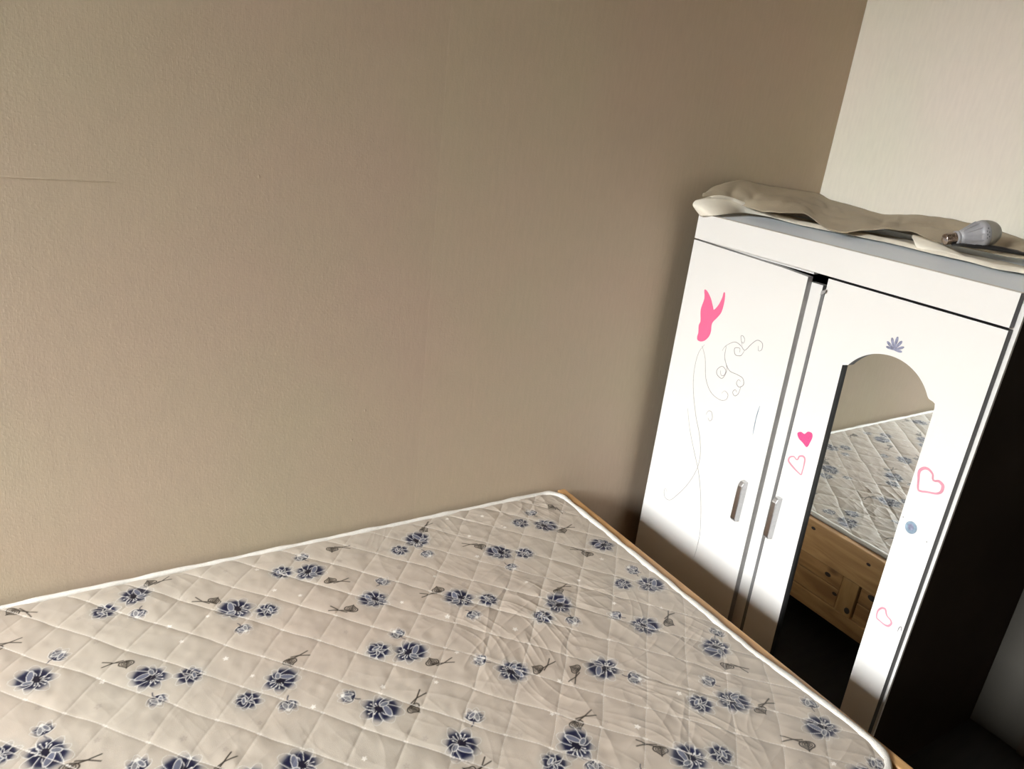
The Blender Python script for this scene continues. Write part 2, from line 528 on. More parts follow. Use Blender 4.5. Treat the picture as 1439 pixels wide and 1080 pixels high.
box('bottom_panel', XD, XI - 0.0065, YR + 0.0165, YL - 0.0165, 0.06, 0.076, M['inside'], W_)
box('shelf', XD + 0.05, XI - 0.0065, YR + 0.0165, YL - 0.0165, 0.62, 0.636, M['inside'], W_)
box('plinth', XD, XD + 0.016, YR + 0.0165, YL - 0.0165, 0.0, 0.0595, M['white'], W_)
tp = box('top_panel', XD + 0.0004, XI, YR, YL, 1.1725, 1.1900, [M['white'], M['top_white'], M['edge_grey']], W_, fm=(0, 0, 2, 0, 0, 1))
tp['label'] = 'pale bluish white top board'
box('top_rail', XD + 0.0004, XD + 0.018, -0.4190, YL - 0.0165, 1.1180, 1.172, M['white'], W_)
fz = box('frieze', XF, XD, -0.8535, YL, 1.1265, 1.1908, [M['white'], M['edge_grey']], W_, fm=(0, 0, 1, 1, 0, 0))

SL = 0.018                                   # the doors hang a little out of true
def sl(y, z, ref):
    return (y - SL * (ref - z), z)

ZB = 0.065
left_door = prism_x('door', [(YL, ZB), (YL, 1.1225), (-0.345, 1.1165), (-0.4195, 1.1125), sl(-0.4195, ZB, 1.11)], [],
                    XF, XD, [M['white'], M['mid_grey']], W_, side=1)
left_door['label'] = 'left door with pink bird and silver scrolls'
ast = prism_x('door_strip', [(-0.395, ZB), (-0.395, 1.100), (-0.4500, 1.100), sl(-0.4500, ZB, 1.10)], [],
              XD + 0.0003, XD + 0.0175, [M['white'], M['mid_grey']], W_, side=1)

# the right door has an arched opening for the mirror
def arch():
    pts = [(-0.582, 0.10), (-0.5585, 0.951), (-0.5705, 0.955)]
    cy, half, z0, sag = -0.662, 0.0910, 0.9545, 0.0515
    R = (half * half + sag * sag) / (2 * sag)
    a0 = math.asin(half / R)
    for k in range(33):
        a = a0 - 2 * a0 * k / 32
        pts.append((cy + R * math.sin(a), z0 + sag - R + R * math.cos(a)))
    pts += [(-0.7575, 0.9500), (-0.7665, 0.9480), (-0.7715, 0.9455), (-0.7735, 0.9370), (-0.7865, 0.10)]
    return pts
AR = arch()
right_door = prism_x('door', [sl(-0.4715, ZB, 1.12), (-0.4715, 1.1215), (-0.8540, 1.1215), (-0.8580, ZB)], [AR],
                     XF, XD, [M['white'], M['edge_grey']], W_, side=1, hole_side=1)
right_door['label'] = 'right door with arched mirror, hearts and round sticker'
def grow(pts, d):
    c = Vector((sum(p[0] for p in pts) / len(pts), sum(p[1] for p in pts) / len(pts)))
    return [(p[0] + math.copysign(d, p[0] - c.x) if abs(p[0] - c.x) > 0.02 else p[0], p[1] + math.copysign(d, p[1] - c.y)) for p in pts]
mirror = prism_x('mirror', AR, [], XF + 0.0105, XF + 0.0145, M['mirror'], right_door)
prism_x('edge_profile', [sl(-0.4630, ZB, 1.12), (-0.4630, 1.088), (-0.4712, 1.088), sl(-0.4712, ZB, 1.12)], [], XF - 0.0006, XD, M['front_grey'], right_door)
# peeling end of the grey edge band at the top of the middle gap
_pv, _pf = [], []
for i in range(9):
    t = i / 8
    a = t * 1.15
    for zz, sh in ((0, 0.0), (1, 0.0)):
        rr = 0.012
        x = XF - 0.001 - rr * (1 - math.cos(a)) + zz * 0.0
        y = -0.4625 - rr * math.sin(a) - t * 0.004
        z0 = 1.082 + t * 0.010
        _pv += [(x, y, z0 + zz * (0.010 - 0.002 * t))]
for i in range(8):
    a = 2 * i
    _pf.append((a, a + 1, a + 3, a + 2))
pe = mesh('peeling_edge_band', _pv, _pf, M['mid_grey'], W_, True)
_sm = pe.modifiers.new('thickness', 'SOLIDIFY'); _sm.thickness = 0.0008

def handle(yc, z0, z1, parent):
    """Chrome bar handle: a square bar with sloped ends on a door."""
    hw, d = 0.0072, 0.0205
    bm = bmesh.new()
    prof = [(0, z0), (d * 0.72, z0 - 0.0), (d, z0 + 0.008), (d, z1 - 0.010), (d * 0.70, z1), (0, z1)]
    va = [bm.verts.new((XF - p[0], yc - hw, p[1])) for p in prof]
    vb = [bm.verts.new((XF - p[0], yc + hw, p[1])) for p in prof]
    bm.faces.new(va)
    bm.faces.new(list(reversed(vb)))
    for i in range(len(prof)):
        j = (i + 1) % len(prof)
        bm.faces.new((va[i], vb[i], vb[j], va[j]))
    bmesh.ops.recalc_face_normals(bm, faces=bm.faces[:])
    eds = [e for e in bm.edges if not all(abs(v.co.x - XF) < 1e-6 for v in e.verts)]
    bmesh.ops.bevel(bm, geom=eds, offset=0.0016, segments=3, profile=0.5, affect='EDGES')
    bmesh.ops.recalc_face_normals(bm, faces=bm.faces[:])
    me = bpy.data.meshes.new('handle')
    bm.to_mesh(me)
    bm.free()
    return link('handle', me, M['chrome'], parent)
handle(-0.3895, 0.466, 0.578, left_door)
handle(-0.4950, 0.477, 0.588, right_door)

XS = XF - 0.0001
def sticker(name, pts, m, parent, smooth=True, n=4):
    c = [(p.x, p.y) for p in catmull(pts, n, True)] if smooth else pts
    return prism_x(name, c, [], XS - 0.0005, XS, m, parent)
BIRD = [(-0.1247,1.005),(-0.1352,1.0039),(-0.1519,0.9895),(-0.1649,0.9703),(-0.1703,0.9643),(-0.1819,0.9808),(-0.1885,1.0014),(-0.1897,1.0147),(-0.1947,1.0142),(-0.1982,0.9929),(-0.196,0.966),(-0.1861,0.948),(-0.1752,0.9332),(-0.173,0.9229),(-0.1751,0.9062),(-0.1715,0.8915),(-0.16,0.877),(-0.1461,0.8705),(-0.1351,0.8719),(-0.1326,0.881),(-0.1338,0.8913),(-0.13,0.9098),(-0.1331,0.9225),(-0.1276,0.9423),(-0.1261,0.9574),(-0.1305,0.9836)]
sticker('bird_sticker', BIRD, M['pink'], left_door, n=3)['label'] = 'flat pink bird shape'
V = dict(
v1=[(-0.1633,0.8675),(-0.1483,0.838),(-0.1462,0.7874),(-0.1579,0.734),(-0.1846,0.6714),(-0.2118,0.624),(-0.2281,0.5716),(-0.2249,0.5244),(-0.2051,0.4717),(-0.1774,0.4253),(-0.1559,0.3976),(-0.1356,0.3949),(-0.1271,0.4109),(-0.131,0.422),(-0.139,0.413)],
v2=[(-0.1557,0.8615),(-0.1747,0.833),(-0.1913,0.7826),(-0.2176,0.7536),(-0.2512,0.7457),(-0.2709,0.7536),(-0.2736,0.7686),(-0.2608,0.774),(-0.2531,0.764)],
v3=[(-0.1506,0.6795),(-0.1757,0.6229),(-0.2077,0.5695),(-0.2333,0.5286),(-0.2548,0.4781),(-0.2714,0.4248),(-0.2839,0.3688),(-0.2857,0.3379),(-0.285,0.305),(-0.2827,0.2836)],
v4=[(-0.2249,0.8709),(-0.2333,0.8872),(-0.2579,0.9054),(-0.2795,0.9026),(-0.2939,0.8955),(-0.3084,0.9154),(-0.3237,0.9314),(-0.3401,0.929),(-0.3429,0.914),(-0.3344,0.9079),(-0.331,0.9196)],
v5=[(-0.2939,0.8955),(-0.2882,0.882),(-0.2826,0.8771),(-0.2681,0.8755),(-0.2622,0.8902),(-0.2775,0.8953),(-0.280,0.885)],
v6=[(-0.2333,0.8872),(-0.235,0.8811),(-0.2363,0.8612),(-0.2454,0.844),(-0.2624,0.8296),(-0.288,0.8288),(-0.3072,0.8258),(-0.3138,0.8115),(-0.3028,0.8005),(-0.2918,0.8065),(-0.2953,0.818),(-0.303,0.816)],
v7=[(-0.2454,0.844),(-0.2530,0.8262),(-0.2441,0.8023),(-0.2255,0.8058),(-0.222,0.8184),(-0.2357,0.8323),(-0.250,0.8262),(-0.2480,0.8124),(-0.2384,0.8091),(-0.2330,0.8199)],
v8=[(-0.3072,0.8056),(-0.3049,0.7843),(-0.2952,0.7737),(-0.2865,0.7805),(-0.2924,0.7897),(-0.299,0.785)],
v9=[(-0.2835,0.9036),(-0.2735,0.9236),(-0.2779,0.9283),(-0.2865,0.9212),(-0.2846,0.9108),(-0.2768,0.9148)],
v10=[(-0.2173,0.6889),(-0.2228,0.702),(-0.2343,0.7032),(-0.2405,0.6878),(-0.2341,0.6779),(-0.226,0.684)])
for k, l in V.items():
    ribbon_x('scroll_print', [l], 0.0016 if k in ('v4', 'v6', 'v5', 'v7', 'v8') else 0.0012, XS, M['silver_line'], left_door)
ribbon_x('blue_pen_mark', [[(-0.3757,0.7789),(-0.3736,0.7444),(-0.3757,0.701)]], 0.0022, XS, M['blue_sticker'], left_door)

# stickers on the right door
def heart(cy, cz, w, h, rot):
    pts = []
    for k in range(40):
        t = 2 * math.pi * k / 40
        u = 16 * math.sin(t) ** 3 / 17.0
        v = (13 * math.cos(t) - 5 * math.cos(2 * t) - 2 * math.cos(3 * t) - math.cos(4 * t) + 2.5) / 15.5
        u *= w / 2
        v *= h / 2
        # -y is to the right for someone facing the doors
        uu = u * math.cos(rot) - v * math.sin(rot)
        vv = u * math.sin(rot) + v * math.cos(rot)
        pts.append((cy - uu, cz + vv))
    return pts
def outline(name, pts, width, m, parent, label=None):
    c = Vector((sum(p[0] for p in pts) / len(pts), sum(p[1] for p in pts) / len(pts)))
    inner = []
    n = len(pts)
    for i in range(n):
        a, b = Vector(pts[(i - 1) % n]), Vector(pts[(i + 1) % n])
        d = (b - a).normalized()
        q = Vector((-d.y, d.x))
        p = Vector(pts[i])
        if (c - p).dot(q) < 0:
            q = -q
        w = width * (0.75 + 0.5 * math.sin(2.2 * math.pi * i / n) ** 2)
        r = p + q * w
        inner.append((r.x, r.y))
    o = prism_x(name, pts, [inner], XS - 0.0005, XS, m, parent)
    if label:
        o['label'] = label
    return o
H1 = [(-0.4953,0.759),(-0.5032,0.7655),(-0.5133,0.7646),(-0.5203,0.7736),(-0.5308,0.7748),(-0.5351,0.7668),(-0.5331,0.7524),(-0.5280,0.7375),(-0.5151,0.743),(-0.5016,0.7487)]
H2 = [(-0.5333,0.6668),(-0.5204,0.6690),(-0.5074,0.673),(-0.4896,0.6827),(-0.4906,0.6954),(-0.5021,0.7021),(-0.5114,0.6985),(-0.5145,0.7093),(-0.5249,0.7147),(-0.5329,0.7096),(-0.5348,0.6925),(-0.5345,0.679)]
H3 = [(-0.794,0.7629),(-0.7862,0.7843),(-0.7818,0.8031),(-0.7889,0.815),(-0.8003,0.8175),(-0.8122,0.8105),(-0.8166,0.7998),(-0.8263,0.8037),(-0.8385,0.7982),(-0.8399,0.7834),(-0.8312,0.7736),(-0.8136,0.768)]
H4 = [(-0.7961,0.4513),(-0.7935,0.4686),(-0.7998,0.4818),(-0.8096,0.4838),(-0.8167,0.4719),(-0.8265,0.4677),(-0.8316,0.4601),(-0.8272,0.4493),(-0.8179,0.4462),(-0.8051,0.4483)]
sticker('heart_sticker', H1, M['pink_glitter'], right_door)['label'] = 'solid pink glitter heart'
for P, wd, lb in ((H2, 0.0036, 'pale pink heart outline left of the mirror'), (H3, 0.0050, 'larger pink heart outline right of the mirror'),
                  (H4, 0.0036, 'small pink heart outline low on the door')):
    outline('heart_sticker', [(p.x, p.y) for p in catmull(P, 4, True)], wd, M['pink_line'], right_door, lb)
cc = [(-0.8045 + 0.0125 * math.cos(a * math.pi / 12), 0.6825 + 0.0135 * math.sin(a * math.pi / 12)) for a in range(24)]
rs = prism_x('round_sticker', cc, [], XS - 0.0006, XS, M['blue_sticker'], right_door)
rs['label'] = 'round pale blue foil sticker'
ci = [(-0.8040 + 0.0060 * math.cos(a * math.pi / 8), 0.6835 + 0.0070 * math.sin(a * math.pi / 8)) for a in range(16)]
prism_x('round_sticker', ci, [], XS - 0.0010, XS - 0.0006, M['lilac_sticker'], right_door)
# little lotus-shaped print over the arch
lo = []
for ang, ln, wd in ((0, 0.029, 0.006), (26, 0.026, 0.006), (-26, 0.026, 0.006), (56, 0.023, 0.0055), (-56, 0.023, 0.0055), (84, 0.018, 0.005), (-84, 0.018, 0.005)):
    a = math.radians(ang)
    c = []
    for k in range(14):
        t = 2 * math.pi * k / 14
        u, v = ln * (0.5 - 0.5 * math.cos(t)), wd * math.sin(t) * (0.5 - 0.5 * math.cos(t) * 0.6) * 0.9
        c.append((-0.6600 - (u * math.sin(a) + v * math.cos(a)), 1.0195 + u * math.cos(a) - v * math.sin(a)))
    lo.append(c)
for i, c in enumerate(lo):
    prism_x('lotus_petal_print', c, [], XS - 0.0004 - 0.00006 * i, XS, M['lilac_sticker'], right_door)
for y, z in ((-0.7829, 0.6952), (-0.8422, 0.6707)):
    prism_x('speck', [(y + .0012 * math.cos(a), z + .0012 * math.sin(a)) for a in (0, 1, 2, 3, 4, 5)], [], XS - 0.0003, XS, M['ink'], right_door)
ribbon_x('chipped_edge', [[(-0.8465, 0.452), (-0.8475, 0.463), (-0.8515, 0.466), (-0.8530, 0.457)]], 0.0014, XS, M['ink'], right_door)

# ------------------------------------------------------------------ bed
bed = thing('bed', 'low pine bed frame with planked foot board under the flowered mattress', 'bed', (-1.8, -0.55, 0))
BX0, BX1, BY0, BY1, BT = -2.86, -0.8145, -1.085, -0.012, 0.4125
# foot board, seen in the wardrobe mirror
box('top_rail', BX1 - 0.0245, BX1, BY0, BY1, 0.3135, BT, M['pine'], bed, 0.003)
box('bottom_rail', BX1 - 0.0255, BX1 - 0.002, BY0, BY1, 0.160, 0.207, M['pine_shaded'], bed, 0.002)
for y0, y1 in ((-0.5445, BY1 - 0.05), (BY0 + 0.05, -0.5985)):
    for z0, z1 in ((0.2075, 0.2640), (0.2645, 0.3130)):
        box('plank', BX1 - 0.024, BX1 - 0.005, y0 + 0.001, y1 - 0.001, z0 + 0.001, z1 - 0.001, M['pine_shaded'], bed, 0.002)
st = box('stile', BX1 - 0.024, BX1 - 0.001, -0.5940, -0.5455, 0.2075, 0.3130, M['pine_up'], bed, 0.002)
box('stile', BX1 - 0.026, BX1 - 0.001, BY1 - 0.049, BY1, 0.2075, 0.3130, M['pine_up'], bed, 0.002)
box('stile', BX1 - 0.026, BX1 - 0.001, BY0, BY0 + 0.049, 0.2075, 0.3130, M['pine_up'], bed, 0.002)
prism_x('knot', [(-0.582 + 0.008 * math.cos(a), 0.226 + 0.009 * math.sin(a)) for a in [k * math.pi / 8 for k in range(16)]], [],
        BX1 - 0.0012, BX1 - 0.0006, M['hole'], bed)
for ky, kz, kr, kx in ((-0.425, 0.405 - 0.012, 0.0055, 0.0), (-0.500, 0.288, 0.0075, 0.005), (-0.534, 0.247, 0.006, 0.005), (-0.6335, 0.300, 0.010, 0.005), (-0.600, 0.385, 0.005, 0.0)):
    prism_x('knot', [(ky + kr * 1.25 * math.cos(a), kz + kr * 0.8 * math.sin(a)) for a in [k * math.pi / 8 for k in range(16)]], [],
            BX1 - kx + 0.0001, BX1 - kx + 0.0005, M['hole'], bed)
# side rails and head board
box('side_rail', BX0 + 0.031, BX1 - 0.031, BY0, BY0 + 0.024, 0.160, BT - 0.01, M['pine_long'], bed, 0.002)
box('side_rail', BX0 + 0.031, BX1 - 0.031, BY1 - 0.024, BY1, 0.160, BT - 0.01, M['pine_long'], bed, 0.002)
box('headboard', BX0, BX0 + 0.03, BY0, BY1, 0.160, 0.55, M['pine'], bed, 0.003)
for x in (BX0, BX1 - 0.05):
    for y in (BY0, BY1 - 0.05):
        box('leg', x + 0.002, x + 0.048, y + 0.002, y + 0.048, 0.0, 0.1595, M['pine_up'], bed, 0.002)
for k in range(12):
    x = BX0 + 0.10 + k * 0.165
    box('slat', x, x + 0.09, BY0 + 0.0245, BY1 - 0.0245, 0.262, 0.28, M['pine'], bed)

# ------------------------------------------------------------------ mattress
mattress = thing('mattress', 'thin quilted mattress printed with blue flowers and edged in white piping', 'mattress', (-1.8, -0.55, 0.282))
MX0, MX1, MY0, MY1, MZ = -2.80, -0.850, -1.052, -0.020, 0.4175

BASE_A = (0.395, 0.322, 0.262)
BASE_B = (0.395, 0.348, 0.286)
PRINT = [('B',-1.91,-0.076,-139), ('S',-1.967,-0.104,6), ('U',-1.914,-0.138,67), ('L',-1.876,-0.044,19), ('L',-2.111,-0.041,-50), ('B',-1.747,-0.194,-33), ('L',-1.78,-0.151,136), ('U',-1.746,-0.262,104), ('B',-2.086,-0.25,-38), ('U',-2.045,-0.2,-146), ('B',-1.918,-0.32,-46), ('S',-1.858,-0.345,-154), ('U',-1.914,-0.385,104), ('L',-1.951,-0.27,174), ('S',-1.782,-0.443,17), ('U',-2.077,-0.37,-81), ('B',-2.072,-0.426,122), ('S',-2.129,-0.399,16), ('U',-1.959,-0.501,-89), ('L',-2.043,-0.466,-15), ('B',-1.906,-0.542,-52), ('L',-1.859,-0.568,23), ('S',-1.631,-0.109,16), ('B',-1.577,-0.132,176), ('L',-1.546,-0.181,-3), ('U',-1.445,-0.221,-146), ('B',-1.49,-0.273,-23), ('L',-1.545,-0.284,140), ('S',-1.693,-0.223,-153), ('L',-1.355,-0.297,169), ('B',-1.324,-0.339,-41), ('S',-1.269,-0.368,-167), ('U',-1.322,-0.404,108), ('U',-1.488,-0.388,-72), ('S',-1.538,-0.42,-48), ('B',-1.485,-0.449,167), ('L',-1.457,-0.491,-1), ('L',-1.691,-0.38,-1), ('B',-1.72,-0.418,-141), ('U',-1.727,-0.485,76), ('U',-1.632,-0.504,-40), ('B',-1.588,-0.555,155), ('L',-1.536,-0.574,28), ('U',-1.377,-0.519,-48), ('U',-1.449,-0.635,-129), ('B',-1.501,-0.681,71), ('B',-1.746,-0.608,-37), ('L',-1.51,-0.734,28), ('L',-1.109,-0.404,3), ('B',-1.138,-0.441,-116), ('S',-1.193,-0.465,-44), ('U',-1.141,-0.503,78), ('S',-0.956,-0.441,-44), ('B',-0.897,-0.469,163), ('U',-1.047,-0.521,-47), ('B',-1.006,-0.574,167), ('L',-0.952,-0.586,24), ('B',-1.333,-0.572,164), ('L',-1.284,-0.589,28), ('L',-1.222,-0.621,-151), ('B',-1.17,-0.638,-15), ('U',-1.129,-0.688,137), ('B',-0.917,-0.691,20), ('U',-1.005,-0.751,-68), ('S',-1.061,-0.791,-33), ('B',-1,-0.812,141), ('L',-1.296,-0.728,-5), ('B',-1.324,-0.764,-116), ('S',-1.381,-0.78,-33), ('U',-1.327,-0.817,76), ('L',-1.204,-0.835,149), ('B',-1.169,-0.872,-34), ('S',-1.115,-0.891,130), ('U',-0.9,-0.408,-96), ('L',-0.933,-0.74,-61), ('U',-0.875,-0.654,-149), ('L',-0.97,-0.849,-4), ('B',-0.909,-0.93,-5), ('L',-0.967,-0.942,147), ('U',-0.874,-0.877,-124), ('U',-0.889,-1.024,-117), ('U',-1.579,-0.068,-67), ('L',-1.502,-0.066,-22), ('S',-1.366,-0.127,13), ('B',-1.309,-0.102,-132), ('L',-1.275,-0.065,25), ('U',-1.313,-0.167,101), ('L',-1.186,-0.18,164), ('B',-1.155,-0.222,-36), ('S',-1.1,-0.248,-173), ('U',-1.157,-0.286,109), ('U',-0.984,-0.094,-82), ('S',-1.036,-0.13,-48), ('B',-0.981,-0.162,159), ('L',-0.953,-0.198,-3), ('L',-0.912,-0.095,-82), ('B',-0.899,-0.29,-48), ('L',-0.959,-0.305,138), ('U',-0.898,-0.4,-67), ('L',-2.139,-0.138,-9), ('B',-0.933,-1.044,-65), ('U',-1.264,-0.866,65), ('B',-1.821,-0.608,-26)]

_rng = np.random.RandomState(7)
_tabs = [_rng.rand(128, 128).astype(np.float32) for _ in range(8)]
def vn(x, y, s):
    """smooth value noise, 0..1"""
    tb = _tabs[s % 8]
    xi, yi = np.floor(x).astype(np.int32), np.floor(y).astype(np.int32)
    fx, fy = x - xi, y - yi
    fx, fy = fx * fx * (3 - 2 * fx), fy * fy * (3 - 2 * fy)
    x0, x1, y0, y1 = xi % 128, (xi + 1) % 128, yi % 128, (yi + 1) % 128
    return (tb[y0, x0] * (1 - fx) + tb[y0, x1] * fx) * (1 - fy) + (tb[y1, x0] * (1 - fx) + tb[y1, x1] * fx) * fy
def sstep(a, b, x):
    t = np.clip((x - a) / (b - a), 0, 1)
    return t * t * (3 - 2 * t)

xs = np.concatenate([np.arange(MX0, -2.2, 0.005), np.arange(-2.2, MX1 + 1e-6, 0.00135)])
ys = np.arange(MY0, MY1 + 1e-6, 0.00135)
NX, NY = len(xs), len(ys)
GX, GY = np.meshgrid(xs, ys)                 # rows = y

def bulge(y):                                # the foot edge bows out towards the near corner
    return 0.017 * sstep(-0.70, -0.95, y)
# quilting: a diamond lattice of stitched lines
wob = (vn(GX * 16, GY * 16, 0) - 0.5) * 0.12
A = (GX + 2.046) / 0.0521 + wob
B = (-0.1185 - GY) / 0.0576 + (vn(GX * 15 + 9, GY * 15, 1) - 0.5) * 0.12
SC = 0.0521 * 0.0576 / math.hypot(0.0521, 0.0576)
def tri(v):
    w = v * 0.5
    return np.abs(w - np.round(w)) * 2.0
d1 = tri(A - B) * SC                          # lines running away from the wall to the right
d2 = tri(A + B) * SC
dm = np.minimum(d1, d2)
Z = np.full_like(GX, MZ - 0.0020)
lr = sstep(-1.9, -1.15, GX)                     # cross lines are slack on the left
puff = 1 - np.maximum(np.exp(-(d1 / 0.012) ** 1.3), (0.40 + 0.55 * lr) * np.exp(-(d2 / 0.013) ** 1.3))
deep = 0.35 + 0.9 * vn(GX * 5 + 3, GY * 5, 7)
Z += 0.0017 * puff * deep * (0.6 + 0.8 * vn(GX * 7, GY * 7, 2)) - 0.0004 * deep * np.exp(-(dm / 0.0025) ** 2)
# creases: crossing folds of random length, strongest beside the stitching
cr = np.zeros_like(GX)
for k, (ang, fl, fw, am) in enumerate(((0.35, 9, 46, 1.0), (-0.8, 8, 40, 0.9), (1.9, 10, 55, 0.7), (1.2, 6, 30, 0.8))):
    ca, sa = math.cos(ang), math.sin(ang)
    u, v = GX * ca + GY * sa, -GX * sa + GY * ca
    r = vn(u * fl + 3 * k, v * fw + 5 * (vn(u * 5, v * 5, k + 3) - 0.5), k)
    cr += am * (1 - np.abs(2 * r - 1)) ** 3
CRE = sstep(0.25, 0.65, vn(GX * 4.3 + 2, GY * 4.3 + 7, 5))
Z += 0.0011 * (vn(GX * 38, GY * 38, 3) - 0.5) + 0.0007 * (vn(GX * 70, GY * 62, 5) - 0.5)
Z += 0.0009 * (0.30 + 0.75 * lr) * cr * (0.35 + 0.9 * CRE)
Z += 0.0035 * (vn(GX * 2.6, GY * 2.6, 6) - 0.5)
ed = np.minimum(np.minimum(GX - MX0, MX1 - GX), np.minimum(GY - MY0, MY1 - GY))
Z -= 0.0012 * (1 - sstep(0.0, 0.020, ed))

# the print ---------------------------------------------------------------
C = np.empty((NY, NX, 3), np.float32)
t1 = vn(GX * 3.1, GY * 3.1, 1)[..., None]
t2 = vn(GX * 26, GY * 26, 2)[..., None]
t3 = vn(GX * 60, GY * 45, 4)[..., None]
ca_, cb_ = np.array(BASE_A), np.array(BASE_B)
C[:] = ca_ * (1 - t1) + cb_ * t1
C *= 1 - 0.10 * sstep(0.5, 0.85, t2) * t3 - 0.04 * t3
WHITE = np.array([0.60, 0.575, 0.525])
def paint(sl, a, col):
    C[sl] += a[..., None] * (np.asarray(col, np.float32) - C[sl])
def cover(d, w, soft=0.0008):
    """1 inside a stroke of half width w, fading over soft"""
    return np.clip((w + soft - d) / (2 * soft), 0, 1)
def seg(u, v, x0, y0, x1, y1):
    dx, dy = x1 - x0, y1 - y0
    t = np.clip(((u - x0) * dx + (v - y0) * dy) / (dx * dx + dy * dy), 0, 1)
    return np.hypot(u - x0 - t * dx, v - y0 - t * dy)
NAVY = (0.005, 0.007, 0.028)
SLATE = (0.125, 0.132, 0.165)
def petal(sl, u, v, ox, oy, ang, ln, hw, navy=1.0, tipc=None, line=0.0005, edge=0.95):
    """one petal: dark at its heart, fading to the cloth at the tip, pale outline"""
    a = math.radians(ang)
    pu = (u - ox) * math.cos(a) + (v - oy) * math.sin(a)
    pv = -(u - ox) * math.sin(a) + (v - oy) * math.cos(a)
    t = pu / ln
    w = hw * np.sqrt(np.clip(np.sin(np.pi * np.clip(t, 0, 1) ** 0.75), 0, 1)) + 1e-6
    wav = 1 + 0.10 * np.sin(7 * t + ang)
    q = np.abs(pv) - w * wav
    ins = np.clip((0.0006 - q) / 0.0012, 0, 1) * (t > 0) * (t < 1)
    side = np.clip(np.abs(pv) / (w * wav), 0, 1)
    dark = (1 - sstep(0.50, 0.92, t)) * (1 - 0.45 * sstep(0.6, 1.0, side))
    col = np.asarray(SLATE, np.float32) * (1 - dark[..., None]) + np.asarray(NAVY, np.float32) * dark[..., None]
    al = ins * np.clip(0.10 + 1.0 * dark * navy + 0.25 * (1 - t), 0, 1)
    C[sl] += al[..., None] * (col - C[sl])
    ring = np.clip((line + 0.0006 - np.abs(q)) / 0.0012, 0, 1) * (t > 0.02) * (t < 1.0)
    tip = np.clip((line + 0.0006 - np.abs(pu - ln * 0.985)) / 0.0012, 0, 1) * (np.abs(pv) < hw * 0.3)
    paint(sl, np.maximum(ring, tip) * edge * np.where(t > 0.75, 0.6, 1.0), WHITE)
def ellip(sl, u, v, ox, oy, ang, a_, b_, fill, al, line=0.0007):
    a = math.radians(ang)
    pu = (u - ox) * math.cos(a) + (v - oy) * math.sin(a)
    pv = -(u - ox) * math.sin(a) + (v - oy) * math.cos(a)
    q = (np.sqrt((pu / a_) ** 2 + (pv / b_) ** 2) - 1) * min(a_, b_)
    paint(sl, np.clip((0.0006 - q) / 0.0012, 0, 1) * al, fill)
    if line > 0:
        paint(sl, np.clip((line + 0.0006 - np.abs(q)) / 0.0012, 0, 1) * 0.95, WHITE)
def stroke(sl, u, v, pts, w, col, al=1.0):
    d = None
    for i in range(len(pts) - 1):
        s = seg(u, v, *pts[i], *pts[i + 1])
        d = s if d is None else np.minimum(d, s)
    paint(sl, cover(d, w) * al, col)
INK = (0.014, 0.009, 0.006)
